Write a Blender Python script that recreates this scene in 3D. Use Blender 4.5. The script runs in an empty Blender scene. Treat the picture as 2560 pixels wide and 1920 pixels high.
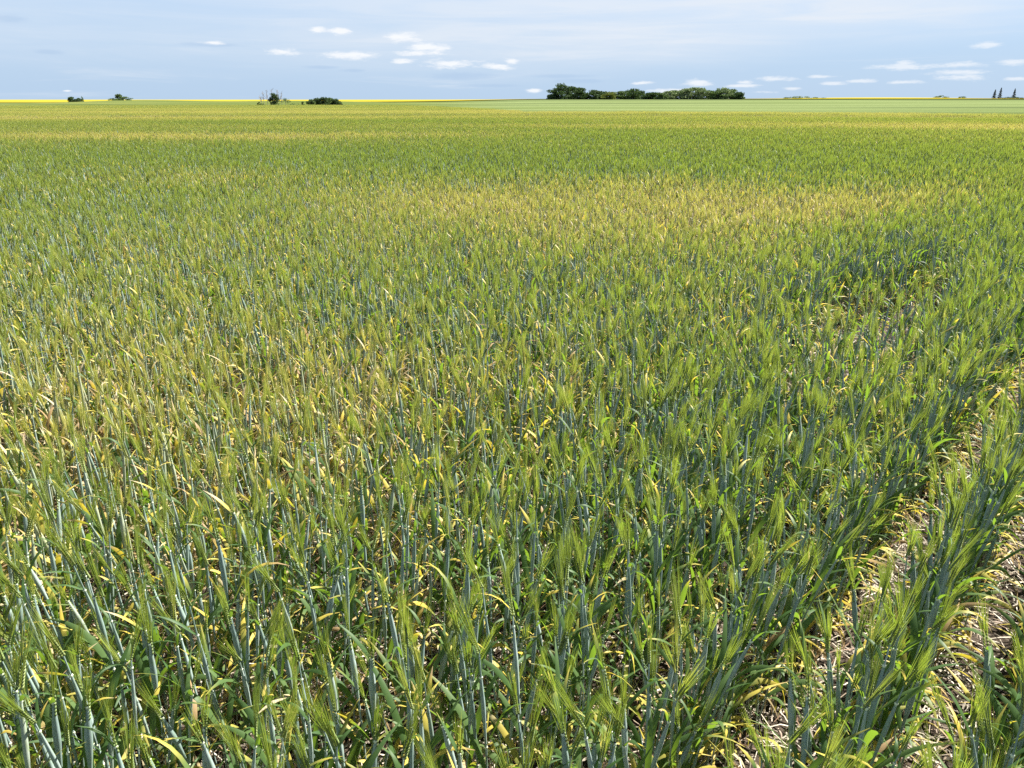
import bpy, math, random
import numpy as np
from mathutils import Vector
R = math.radians
sc = bpy.context.scene
col = sc.collection

# ------------------------------------------------------------------ camera
EYE = 1.6
PITCH = R(20.3)
cd = bpy.data.cameras.new("camera")
cam = bpy.data.objects.new("camera", cd)
col.objects.link(cam)
cam.location = (0, 0, EYE)
cam.rotation_euler = (R(90) - PITCH, 0, 0)
cd.sensor_fit = 'HORIZONTAL'
cd.angle = 2 * math.atan(1280 / 1922)
cd.clip_start = 0.05
cd.clip_end = 20000
sc.camera = cam

# ------------------------------------------------------------------ exposure / light
sc.view_settings.view_transform = 'Standard'
sc.view_settings.look = 'None'
sc.view_settings.exposure = 1.95
sc.view_settings.gamma = 1
sc.view_settings.use_curve_mapping = False
sc.render.engine = 'CYCLES'
sc.cycles.max_bounces = 7
sc.cycles.diffuse_bounces = 3
sc.cycles.glossy_bounces = 2
sc.cycles.transmission_bounces = 4
sc.cycles.transparent_max_bounces = 4
sc.cycles.use_adaptive_sampling = False
sc.cycles.use_denoising = False

SUN_AZ = R(54)      # to the right of straight ahead (+Y)
SUN_EL = R(50)
sd = bpy.data.lights.new("sun", 'SUN')
sun = bpy.data.objects.new("sun", sd)
col.objects.link(sun)
sd.energy = 5.0
sd.angle = R(0.53)
sd.color = (1.0, 0.955, 0.87)
tosun = Vector((math.sin(SUN_AZ) * math.cos(SUN_EL), math.cos(SUN_AZ) * math.cos(SUN_EL), math.sin(SUN_EL)))
sun.rotation_euler = tosun.to_track_quat('Z', 'Y').to_euler()
sun.location = (0, 0, 50)


class NT:
    """small node-tree helper"""
    def __init__(s, tree):
        s.t = tree; s.n = tree.nodes; s.l = tree.links

    def new(s, typ, **kw):
        nd = s.n.new(typ)
        for k, v in kw.items():
            setattr(nd, k, v)
        return nd

    def put(s, sock, v):
        if v is None:
            return
        if isinstance(v, bpy.types.NodeSocket):
            s.l.new(v, sock)
        elif isinstance(v, (tuple, list)) and sock.type == 'RGBA' and len(v) == 3:
            sock.default_value = (*v, 1)
        else:
            sock.default_value = v

    def math(s, op, a, b=None, c=None, clamp=False):
        nd = s.new('ShaderNodeMath', operation=op, use_clamp=clamp)
        for i, v in enumerate((a, b, c)):
            s.put(nd.inputs[i], v)
        return nd.outputs[0]

    def vmath(s, op, a, b=None):
        nd = s.new('ShaderNodeVectorMath', operation=op)
        s.put(nd.inputs[0], a); s.put(nd.inputs[1], b)
        return nd.outputs['Value'] if op in ('LENGTH', 'DOT_PRODUCT') else nd.outputs[0]

    def mix(s, f, a, b, typ='MIX'):
        nd = s.new('ShaderNodeMix', data_type='RGBA', blend_type=typ)
        s.put(nd.inputs[0], f); s.put(nd.inputs[6], a); s.put(nd.inputs[7], b)
        return nd.outputs[2]

    def ramp(s, v, lo, hi, a=0.0, b=1.0, smooth=True):
        nd = s.new('ShaderNodeMapRange', interpolation_type='SMOOTHSTEP' if smooth else 'LINEAR')
        s.put(nd.inputs[0], v)
        for i, q in enumerate((lo, hi, a, b)):
            s.put(nd.inputs[i + 1], q)
        return nd.outputs[0]

    def noise(s, vec, scale, detail=4, rough=0.5, dist=0.0, color=False):
        nd = s.new('ShaderNodeTexNoise')
        s.put(nd.inputs['Vector'], vec)
        nd.inputs['Scale'].default_value = scale
        nd.inputs['Detail'].default_value = detail
        nd.inputs['Roughness'].default_value = rough
        nd.inputs['Distortion'].default_value = dist
        return nd.outputs['Color' if color else 'Fac']

    def comb(s, x, y, z):
        nd = s.new('ShaderNodeCombineXYZ')
        for i, v in enumerate((x, y, z)):
            s.put(nd.inputs[i], v)
        return nd.outputs[0]


# ------------------------------------------------------------------ sky
def build_world():
    w = bpy.data.worlds.new("World"); sc.world = w; w.use_nodes = True
    t = NT(w.node_tree); t.n.clear()
    out = t.new('ShaderNodeOutputWorld'); bg = t.new('ShaderNodeBackground')
    t.l.new(bg.outputs[0], out.inputs[0])
    sky = t.new('ShaderNodeTexSky', sky_type='NISHITA')
    sky.sun_disc = False; sky.sun_elevation = SUN_EL; sky.sun_rotation = SUN_AZ
    sky.altitude = 600; sky.air_density = 1.0; sky.dust_density = 0.6; sky.ozone_density = 2.0
    co = t.new('ShaderNodeTexCoord').outputs['Generated']
    sp = t.new('ShaderNodeSeparateXYZ'); t.l.new(co, sp.inputs[0])
    X, Y, Z = sp.outputs
    az = t.math('ARCTAN2', X, Y); el = t.math('ARCSINE', Z)
    base = t.mix(1.0, sky.outputs[0], (SKYTINT), 'MULTIPLY')
    # pale blue summer haze low in the sky, all round
    base = t.mix(t.ramp(el, 0.0, 0.4, 0.94, 0.08), base, HAZE)
    # thin high veil of cloud, streaky, thickening away to one side
    P = t.comb(t.math('MULTIPLY', az, 1.0), t.math('MULTIPLY', el, 7.0), 0.3)
    n1 = t.noise(P, 2.2, 5, 0.55, 0.3)
    e0 = t.math('ADD', t.math('MULTIPLY', t.math('MAXIMUM', X, 0.0), 0.085), 0.012)
    e1 = t.math('ADD', t.math('SUBTRACT', el, e0), t.math('MULTIPLY', t.math('SUBTRACT', n1, 0.5), 0.05))
    v1 = t.ramp(e1, -0.006, 0.055)
    side = t.ramp(X, -0.55, 0.25, 0.38, 1.0)
    P2 = t.comb(t.math('MULTIPLY', az, 2.0), t.math('MULTIPLY', el, 26.0), 1.7)
    n2 = t.noise(P2, 2.4, 5, 0.6, 0.6)
    veil = t.math('MULTIPLY', t.math('MULTIPLY', v1, side), t.ramp(n2, 0.3, 0.7, 0.5, 1.0), clamp=True)
    # a thin layer: seen edge-on it is white low down and clears overhead
    thick = t.math('SUBTRACT', 1.0, t.math('EXPONENT', t.math('DIVIDE', -0.22, t.math('MAXIMUM', Z, 0.02))))
    veil = t.math('MULTIPLY', veil, thick)
    c = t.mix(veil, base, VEIL)
    # faint wisps everywhere near the horizon
    wz = t.math('MULTIPLY', t.ramp(n2, 0.56, 0.80), t.ramp(el, 0.12, 0.02, 0, 1))
    c = t.mix(t.math('MULTIPLY', wz, 0.35), c, VEIL)
    # small fair-weather cumulus: azimuth, elevation, half width, half height (degrees)
    K = 1922.0
    def ang(px, py, rx, ry):
        dx = (px - 1280) / K; dy = (py - 960) / K
        y = math.cos(PITCH) - dy * math.sin(PITCH); z = -math.sin(PITCH) - dy * math.cos(PITCH)
        h = math.hypot(dx, y)
        return math.atan2(dx, y), math.atan2(z, h), rx / 2049 * 1.05, ry / 2184 * 1.15
    W = [(793, 75, 18, 8), (851, 78, 29, 8), (530, 106, 26, 5), (1007, 93, 40, 12), (1070, 118, 55, 9), (1059, 133, 58, 7),
         (874, 139, 72, 9), (700, 130, 38, 8), (1007, 154, 29, 7), (1128, 160, 66, 10), (1244, 166, 40, 8), (1280, 153, 20, 8),
         (168, 227, 12, 2), (2469, 112, 28, 7), (2258, 167, 64, 7), (2258, 158, 17, 6),
         (2408, 162, 52, 6), (2379, 182, 58, 6), (2402, 194, 55, 6), (1940, 197, 43, 5), (1864, 205, 20, 5), (1858, 214, 35, 4),
         (2084, 208, 28, 4), (2159, 203, 40, 4), (2263, 205, 38, 4), (2055, 191, 38, 4), (1983, 222, 22, 4), (1916, 230, 28, 3),
         (1335, 226, 20, 5), (1604, 208, 26, 4), (2536, 157, 35, 6), (2547, 197, 28, 4), (1740, 206, 40, 8), (1690, 226, 60, 5)]
    D = [(1157, 190, 84, 9), (805, 168, 45, 4), (880, 176, 30, 4), (20, 47, 34, 9), (530, 112, 60, 5), (1230, 214, 70, 4), (120, 130, 30, 5), (1450, 203, 60, 6), (1400, 190, 80, 5)]
    nz = t.noise(t.comb(t.math('MULTIPLY', az, 42.0), t.math('MULTIPLY', el, 165.0), 0.0), 1.0, 8, 0.68)
    pos = t.comb(az, el, 0.0)
    def blobs(L):
        m = None
        for q in L:
            a, e, ra, re = ang(*q)
            v = t.vmath('MULTIPLY', t.vmath('SUBTRACT', pos, (a, e, 0)), (1 / ra, 1 / re, 0))
            d = t.vmath('LENGTH', v)
            m = d if m is None else t.math('SMOOTH_MIN', m, d, 0.35)
        return m
    dw = t.math('ADD', blobs(W), t.math('MULTIPLY', t.math('SUBTRACT', nz, 0.5), 3.0))
    aw = t.ramp(dw, 1.22, 0.15)
    dd = t.math('ADD', blobs(D), t.math('MULTIPLY', t.math('SUBTRACT', nz, 0.5), 1.5))
    ad = t.ramp(dd, 1.3, 0.3)
    c = t.mix(t.math('MULTIPLY', ad, 0.40), c, CLDARK)
    c = t.mix(t.math('MULTIPLY', aw, t.ramp(X, 0.1, 0.35, 0.9, 0.62)), c, CLWHITE)
    t.l.new(c, bg.inputs[0])
    bg.inputs[1].default_value = SKYSTR


SKYSTR = 0.051
SKYTINT = (0.85, 0.87, 1.0)
HAZE = (2.38, 3.22, 4.30)
VEIL = (4.15, 4.42, 4.80)
CLDARK = (2.15, 2.95, 4.1)
CLWHITE = (4.95, 5.05, 5.2)
build_world()

# ------------------------------------------------------------------ small mesh / material tools
def tag(o, label=None, cat=None, group=None, kind=None):
    if label: o['label'] = label
    if cat: o['category'] = cat
    if group: o['group'] = group
    if kind: o['kind'] = kind
    return o


def link(name, data, parent=None):
    o = bpy.data.objects.new(name, data)
    col.objects.link(o)
    if parent: o.parent = parent
    return o


def material(name):
    m = bpy.data.materials.new(name); m.use_nodes = True
    t = NT(m.node_tree); t.n.clear()
    out = t.new('ShaderNodeOutputMaterial')
    return m, t, out


def principled(t, color, rough=0.5, spec=0.4, normal=None):
    b = t.new('ShaderNodeBsdfPrincipled')
    t.put(b.inputs['Base Color'], color); t.put(b.inputs['Roughness'], rough)
    t.put(b.inputs['Specular IOR Level'], spec)
    if normal is not None: t.put(b.inputs['Normal'], normal)
    return b.outputs[0]


def dim(t, c, k):
    return t.vmath('MULTIPLY', c, (k, k, k)) if isinstance(c, bpy.types.NodeSocket) else tuple(v * k for v in c)


def thin(t, color, tcolor, f, rough, spec, k=1.0):
    """leaf-like surface: front reflection plus light coming through"""
    color = dim(t, color, k); tcolor = dim(t, tcolor, k)
    p = principled(t, color, rough, spec)
    tr = t.new('ShaderNodeBsdfTranslucent'); t.put(tr.inputs[0], tcolor)
    mx = t.new('ShaderNodeMixShader'); t.put(mx.inputs[0], f)
    t.l.new(p, mx.inputs[1]); t.l.new(tr.outputs[0], mx.inputs[2])
    return mx.outputs[0]


class MB:
    """mesh collector: verts, faces, material index per face, point colour pc = (t, rnd, dry)"""
    def __init__(s):
        s.v = []; s.f = []; s.m = []; s.c = []

    def add(s, verts, faces, mat=0, pc=None):
        o = len(s.v)
        s.v.extend(verts)
        s.f.extend([tuple(i + o for i in f) for f in faces])
        s.m.extend([mat] * len(faces))
        s.c.extend(pc if pc is not None else [(0, 0, 0)] * len(verts))

    def merge(s, other, M=None, rnd=None):
        """M: 4x4 numpy or None"""
        o = len(s.v)
        V = np.array(other.v, dtype=float)
        if M is not None and len(V):
            V = V @ M[:3, :3].T + M[:3, 3]
        s.v.extend(map(tuple, V))
        s.f.extend([tuple(i + o for i in f) for f in other.f])
        s.m.extend(other.m)
        if rnd is None: s.c.extend(other.c)
        else: s.c.extend([(a, (b + rnd) % 1.0, d) for a, b, d in other.c])

    def mesh(s, name, mats, smooth=True):
        me = bpy.data.meshes.new(name)
        me.from_pydata(s.v, [], s.f)
        for m in mats: me.materials.append(m)
        me.polygons.foreach_set('material_index', s.m)
        me.polygons.foreach_set('use_smooth', [smooth] * len(s.f))
        a = me.attributes.new('pc', 'FLOAT_COLOR', 'POINT')
        arr = np.ones((len(s.v), 4), dtype=np.float32)
        if len(s.c): arr[:, :3] = np.array(s.c, dtype=np.float32)
        a.data.foreach_set('color', arr.ravel())
        me.update()
        return me


def sstep(a, b, x):
    t = np.clip((x - a) / (b - a), 0, 1)
    return t * t * (3 - 2 * t)


# ------------------------------------------------------------------ terrain heights
DT = [0, 40, 90, 200, 300, 400, 470, 600, 900, 1500, 4000, 9000]
HR = [0, -0.06, -0.52, -0.73, -0.41, 0.40, 1.10, 1.15, 1.45, 1.35, 1.3, 1.3]
HL = [0, -0.06, -0.52, -1.03, -0.99, -0.97, -0.92, -0.80, -0.35, 0.2, 0.62, 0.62]


def H(x, y):
    x = np.asarray(x, float); y = np.asarray(y, float)
    d = np.hypot(x, y)
    ra = x / np.maximum(d, 1e-3)
    w = sstep(-0.17, 0.06, ra)
    h = np.interp(d, DT, HR) * w + np.interp(d, DT, HL) * (1 - w)
    h = h + 1.55 * np.exp(-((x + 178) / 30) ** 2 - ((y - 385) / 60) ** 2)
    h = h + 1.5 * np.exp(-((x + 105) / 55) ** 2 - ((y - 395) / 60) ** 2)
    h = h + 0.9 * np.exp(-((x - 245) / 60) ** 2 - ((y - 560) / 80) ** 2)
    return h


def Hs(x, y):
    return float(H(x, y))


def polar(name, amat, a0, a1, na, dists, lift, skirt=False):
    """sheet of ground between two bearings and a run of distances; dists may be a function of bearing"""
    A = np.linspace(a0, a1, na)
    rows = []
    for a in A:
        ds = dists(a) if callable(dists) else dists
        rows.append([(d * math.sin(a), d * math.cos(a)) for d in ds])
    P = np.array(rows)
    Zs = H(P[:, :, 0], P[:, :, 1]) + lift
    nd = P.shape[1]
    V = [(P[i, j, 0], P[i, j, 1], Zs[i, j]) for i in range(na) for j in range(nd)]
    F = [(i * nd + j, (i + 1) * nd + j, (i + 1) * nd + j + 1, i * nd + j + 1) for i in range(na - 1) for j in range(nd - 1)]
    F = [f[::-1] for f in F]
    if skirt:
        b = len(V)
        V += [(P[i, 0, 0], P[i, 0, 1], Zs[i, 0] - lift - 0.2) for i in range(na)]
        F += [(i * nd, (i + 1) * nd, b + i + 1, b + i) for i in range(na - 1)]
    mb = MB(); mb.add(V, F)
    return link(name, mb.mesh(name, [amat]))


def geo_pos(t):
    return t.new('ShaderNodeNewGeometry').outputs['Position']


def bump(t, h, strength, dist):
    b = t.new('ShaderNodeBump'); b.inputs['Strength'].default_value = strength; b.inputs['Distance'].default_value = dist
    t.l.new(h, b.inputs['Height'])
    return b.outputs[0]


def mat_soil():
    m, t, out = material('soil')
    p = geo_pos(t)
    n = t.noise(p, 9, 8, 0.65); n2 = t.noise(p, 60, 5, 0.6)
    c = t.mix(t.ramp(n, 0.35, 0.7), (0.028, 0.021, 0.015), (0.066, 0.050, 0.038))
    c = t.mix(t.ramp(n2, 0.52, 0.72), c, (0.14, 0.115, 0.09))
    h = t.math('ADD', t.math('MULTIPLY', n, 0.7), t.math('MULTIPLY', n2, 0.3))
    t.l.new(principled(t, c, 0.95, 0.1, bump(t, h, 0.9, 0.05)), out.inputs[0])
    return m


def mat_canopy(name, a, b, c3, sx, sy, other):
    """far crop seen as a surface: streaky tone changes plus rough relief"""
    m, t, out = material(name)
    p = geo_pos(t)
    q = t.vmath('MULTIPLY', p, (sx, sy, 0.0))
    n = t.noise(q, 1.0, 5, 0.55, 0.4)
    n2 = t.noise(p, 1.6, 6, 0.7)
    n3 = t.noise(t.vmath('MULTIPLY', p, (sx * 0.35, sy * 0.5, 0)), 1.0, 2, 0.5)
    s3 = t.new('ShaderNodeSeparateXYZ'); t.l.new(p, s3.inputs[0])
    sd_ = t.math('ADD', t.math('ADD', s3.outputs[0], t.math('MULTIPLY', s3.outputs[1], 0.06)), t.math('MULTIPLY', t.math('SUBTRACT', n, 0.5), 60.0))
    sf = t.ramp(sd_, -35.0, 25.0)                 # two sowings: olive on one side, paler on the other
    a, b, c3 = (t.mix(sf, o_, m_) for o_, m_ in zip(other, (a, b, c3)))
    c = t.mix(t.ramp(n, 0.36, 0.66), a, b)
    c = t.mix(t.ramp(n3, 0.50, 0.62, 0, 0.8), c, c3)  # broad dark bands: shade of the rolling ground put into the colour
    c = t.mix(t.ramp(n2, 0.3, 0.75, 0, 0.35), c, t.mix(0.5, c, (0.02, 0.03, 0.01)))
    t.l.new(principled(t, c, 1.0, 0.0, bump(t, n2, 0.6, 0.4)), out.inputs[0])
    return m


M_soil = mat_soil()
gd = [0.0] + list(np.geomspace(0.4, 9000, 110))
ground = polar('ground', M_soil, 0, 2 * math.pi, 181, gd, 0.0)
tag(ground, 'dark brown soil under the whole crop', 'ground', kind='structure')

M_green = mat_canopy('green_crop', (0.098, 0.126, 0.046), (0.140, 0.170, 0.072), (0.050, 0.069, 0.027), 0.006, 0.03,
                     ((0.070, 0.094, 0.026), (0.118, 0.132, 0.042), (0.046, 0.067, 0.020)))


def edge(a):
    """distance to the far edge of the barley along a bearing (radians, right positive)"""
    r = math.sin(a)
    w = float(sstep(-0.17, 0.03, r))
    return 95 * w + 300 * (1 - w) + 4 * math.sin(a * 9)


def green_d(a):
    r = math.sin(a)
    w = float(sstep(-0.2, 0.1, r))
    e = edge(a) + 2
    far = 485 * w + 615 * (1 - w)
    return np.linspace(e, far, 60)


gf = polar('green_field', M_green, R(-62), R(62), 200, green_d, 0.5, True)
tag(gf, 'smooth green crop field rising to the grove beyond the barley', 'field', kind='structure')

m, t, out = material('canola')
p = geo_pos(t)
n = t.noise(t.vmath('MULTIPLY', p, (0.01, 0.03, 0)), 1.0, 4, 0.5)
c = t.mix(t.ramp(n, 0.3, 0.7), (0.20, 0.165, 0.016), (0.27, 0.225, 0.028))
t.l.new(principled(t, c, 1.0, 0.0), out.inputs[0])
M_canola = m


def canola_d(a):
    w = float(sstep(-0.2, 0.1, math.sin(a)))
    return np.geomspace(490 * w + 620 * (1 - w), 8000, 60)


cf = polar('canola_field', M_canola, R(-62), R(62), 160, canola_d, 0.95, True)
tag(cf, 'bright yellow flowering canola field along the horizon', 'field', kind='structure')

# ------------------------------------------------------------------ barley materials
def inst_attr(t, name):
    a = t.new('ShaderNodeAttribute', attribute_type='INSTANCER', attribute_name=name)
    return a.outputs['Fac']


def pc_attr(t):
    a = t.new('ShaderNodeAttribute', attribute_type='GEOMETRY', attribute_name='pc')
    s = t.new('ShaderNodeSeparateColor'); t.l.new(a.outputs['Color'], s.inputs[0])
    return s.outputs


def mat_stem():
    m, t, out = material('barley_stem')
    T, rnd, dry = pc_attr(t); yel = inst_attr(t, 'yel')
    c = t.mix(rnd, (0.21, 0.295, 0.275), (0.36, 0.44, 0.415))
    c = t.mix(t.ramp(t.noise(t.vmath('MULTIPLY', geo_pos(t), (160.0, 160.0, 25.0)), 1.0, 2), 0.45, 0.7, 0, 0.55), c, (0.17, 0.25, 0.14))
    c = t.mix(t.ramp(T, 0.0, 0.35, 0.55, 0.0), c, (0.20, 0.16, 0.10))
    f = t.math('MULTIPLY', t.ramp(t.math('ADD', yel, t.math('MULTIPLY', rnd, 0.4)), 0.5, 1.3), 0.8)
    c = t.mix(f, c, (0.40, 0.40, 0.17))
    t.l.new(principled(t, dim(t, c, 0.82), 0.45, 0.5), out.inputs[0])
    return m


def mat_leaf():
    m, t, out = material('barley_leaf')
    T, rnd, dry = pc_attr(t); yel = inst_attr(t, 'yel')
    g = t.mix(rnd, (0.050, 0.112, 0.032), (0.128, 0.205, 0.068))
    s = t.math('ADD', dry, t.math('MULTIPLY', t.math('SUBTRACT', rnd, 0.60), 1.1))
    s = t.math('ADD', s, t.math('MULTIPLY', yel, 1.05))
    s = t.math('ADD', s, t.math('MULTIPLY', t.math('SUBTRACT', T, 0.60), 1.0))
    ye = t.mix(rnd, (0.54, 0.50, 0.13), (0.74, 0.57, 0.09))
    st = t.mix(t.math('FRACT', t.math('MULTIPLY', rnd, 7.3)), (0.66, 0.57, 0.37), (0.44, 0.29, 0.14))
    f1 = t.ramp(s, 0.30, 0.75); f2 = t.ramp(s, 0.75, 1.10)
    c = t.mix(f2, t.mix(f1, g, ye), st)
    tc = t.mix(f2, t.mix(f1, (0.24, 0.40, 0.03), (0.80, 0.62, 0.06)), t.mix(0.3, st, (0.7, 0.5, 0.2)))
    t.l.new(thin(t, c, tc, 0.38, 0.52, 0.25, 0.74), out.inputs[0])
    return m


def mat_ear():
    m, t, out = material('barley_ear')
    T, rnd, dry = pc_attr(t); yel = inst_attr(t, 'yel')
    c = t.mix(rnd, (0.20, 0.28, 0.08), (0.32, 0.38, 0.14))
    c = t.mix(t.ramp(yel, 0.3, 1.1, 0, 0.8), c, (0.50, 0.42, 0.16))
    t.l.new(thin(t, c, (0.35, 0.40, 0.06), 0.25, 0.5, 0.4, 0.74), out.inputs[0])
    return m


def mat_awn():
    m, t, out = material('barley_awn')
    T, rnd, dry = pc_attr(t); yel = inst_attr(t, 'yel')
    c = t.mix(rnd, (0.200, 0.282, 0.038), (0.350, 0.405, 0.105))
    yf = t.ramp(t.math('ADD', yel, t.math('MULTIPLY', t.math('SUBTRACT', rnd, 0.5), 0.8)), 0.34, 1.1, 0, 0.68)
    c = t.mix(yf, c, (0.80, 0.72, 0.17))
    tc = t.mix(yf, (0.38, 0.485, 0.050), (0.82, 0.70, 0.18))
    t.l.new(thin(t, c, tc, 0.42, 0.36, 0.6, 0.76), out.inputs[0])
    return m


def mat_collar():
    m, t, out = material('barley_collar')
    t.l.new(principled(t, (0.62, 0.66, 0.50), 0.5, 0.4), out.inputs[0])
    return m


MATS = [mat_stem(), mat_leaf(), mat_ear(), mat_awn(), mat_collar()]
STEM, LEAF, EAR, AWN, COLLAR = range(5)


# ------------------------------------------------------------------ barley stalk
def frame(d):
    d = d / np.linalg.norm(d)
    a = np.array([1.0, 0, 0]) if abs(d[0]) < 0.8 else np.array([0, 1.0, 0])
    u = np.cross(d, a); u /= np.linalg.norm(u)
    return d, u, np.cross(d, u)


def tube(mb, pts, rad, sides, mat, rnd, dry=0, tvals=None, flat=1.0):
    V = []; C = []; n = len(pts)
    for i, p in enumerate(pts):
        d = pts[min(i + 1, n - 1)] - pts[max(i - 1, 0)]
        d, u, w = frame(d)
        for k in range(sides):
            a = 2 * math.pi * k / sides
            V.append(tuple(p + rad[i] * (math.cos(a) * u + flat * math.sin(a) * w)))
            C.append(((tvals[i] if tvals is not None else i / (n - 1)), rnd, dry))
    F = []
    for i in range(n - 1):
        for k in range(sides):
            k2 = (k + 1) % sides
            F.append((i * sides + k, i * sides + k2, (i + 1) * sides + k2, (i + 1) * sides + k))
    mb.add(V, F, mat, C)


def leaf(mb, rng, p0, phi, L, W, th0, th1, segs, twist=0.0, dry=0.0, rnd=0.5, vee=0.25, bendat=0.5, yaw=0.0):
    """strap leaf from p0; angle from vertical goes th0 -> th1"""
    V = []; C = []
    p = np.array(p0, float)
    rows = 3 if vee > 0 else 2
    for i in range(segs + 1):
        s = i / segs
        th = th0 + (th1 - th0) * float(sstep(bendat - 0.45, bendat + 0.45, s))
        ph = phi + yaw * s
        d = np.array([math.sin(th) * math.cos(ph), math.sin(th) * math.sin(ph), math.cos(th)])
        side = np.array([-math.sin(ph), math.cos(ph), 0.0])
        nrm = np.cross(d, side)
        tw = twist * s
        sd_ = side * math.cos(tw) + nrm * math.sin(tw)
        nn = np.cross(d, sd_)
        w = W * 0.5 * (min(1.0, 0.55 + s * 2.2) if s < 0.25 else 1.0) * (1 - max(0, (s - 0.35) / 0.65) ** 1.8)
        w = max(w, 0.0004)
        if rows == 3:
            V += [tuple(p - sd_ * w + nn * w * -vee), tuple(p), tuple(p + sd_ * w + nn * w * -vee)]
            C += [(s, rnd, dry)] * 3
        else:
            V += [tuple(p - sd_ * w), tuple(p + sd_ * w)]
            C += [(s, rnd, dry)] * 2
        p = p + d * (L / segs)
    F = []
    for i in range(segs):
        for k in range(rows - 1):
            a = i * rows + k
            F.append((a, a + 1, a + rows + 1, a + rows))
    mb.add(V, F, LEAF, C)


def awns(mb, rng, base, axis, elen, n, alen, spread, w, segs):
    d, u, v = frame(axis)
    for i in range(n):
        s = rng.uniform(0.0, 1.0)
        a = rng.uniform(0, 2 * math.pi)
        o = (math.cos(a) * u * 1.0 + math.sin(a) * v * 0.55)
        st = base + d * elen * s + o * 0.003
        ang = spread * (0.35 + 0.9 * rng.random()) * (1.1 - 0.5 * s)
        dr = d * math.cos(ang) + o * math.sin(ang)
        L = alen * rng.uniform(0.75, 1.1)
        sd_ = np.cross(dr, np.array([rng.gauss(0, 1), rng.gauss(0, 1), rng.gauss(0, 0.3)]))
        sd_ /= np.linalg.norm(sd_)
        rn = rng.random()
        if segs == 1:
            mb.add([tuple(st - sd_ * w), tuple(st + sd_ * w), tuple(st + dr * L)], [(0, 1, 2)], AWN, [(0, rn, 0), (0, rn, 0), (1, rn, 0)])
        else:
            mid = st + dr * L * 0.5
            tip = mid + (dr * 1.0 + d * 0.12 + np.array([0, 0, -0.05])) * L * 0.5
            mb.add([tuple(st - sd_ * w), tuple(st + sd_ * w), tuple(mid + sd_ * w * 0.75), tuple(mid - sd_ * w * 0.75), tuple(tip)],
                   [(0, 1, 2, 3), (3, 2, 4)], AWN, [(0, rn, 0), (0, rn, 0), (.5, rn, 0), (.5, rn, 0), (1, rn, 0)])


def kernels(mb, rng, base, axis, elen, per, size, rn):
    d, u, v = frame(axis)
    for i in range(per):
        for sgn in (-1, 1):
            s = (i + (0.5 if sgn > 0 else 0)) / per
            c = base + d * elen * s + u * sgn * 0.0034 * (1 - 0.4 * s)
            ax = d * 0.93 + u * sgn * 0.36
            ax /= np.linalg.norm(ax)
            _, e1, e2 = frame(ax)
            r = size * (1 - 0.35 * s)
            L = r * 2.9
            q = [c - ax * L * 0.3] + [c + ax * L * 0.15 + r * (math.cos(k * math.pi / 2) * e1 + math.sin(k * math.pi / 2) * e2) for k in range(4)] + [c + ax * L]
            mb.add([tuple(x) for x in q], [(0, 2, 1), (0, 3, 2), (0, 4, 3), (0, 1, 4), (5, 1, 2), (5, 2, 3), (5, 3, 4), (5, 4, 1)], EAR, [(s, rn + 0.2 * rng.random(), 0)] * 6)


FLAG = {}


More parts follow.
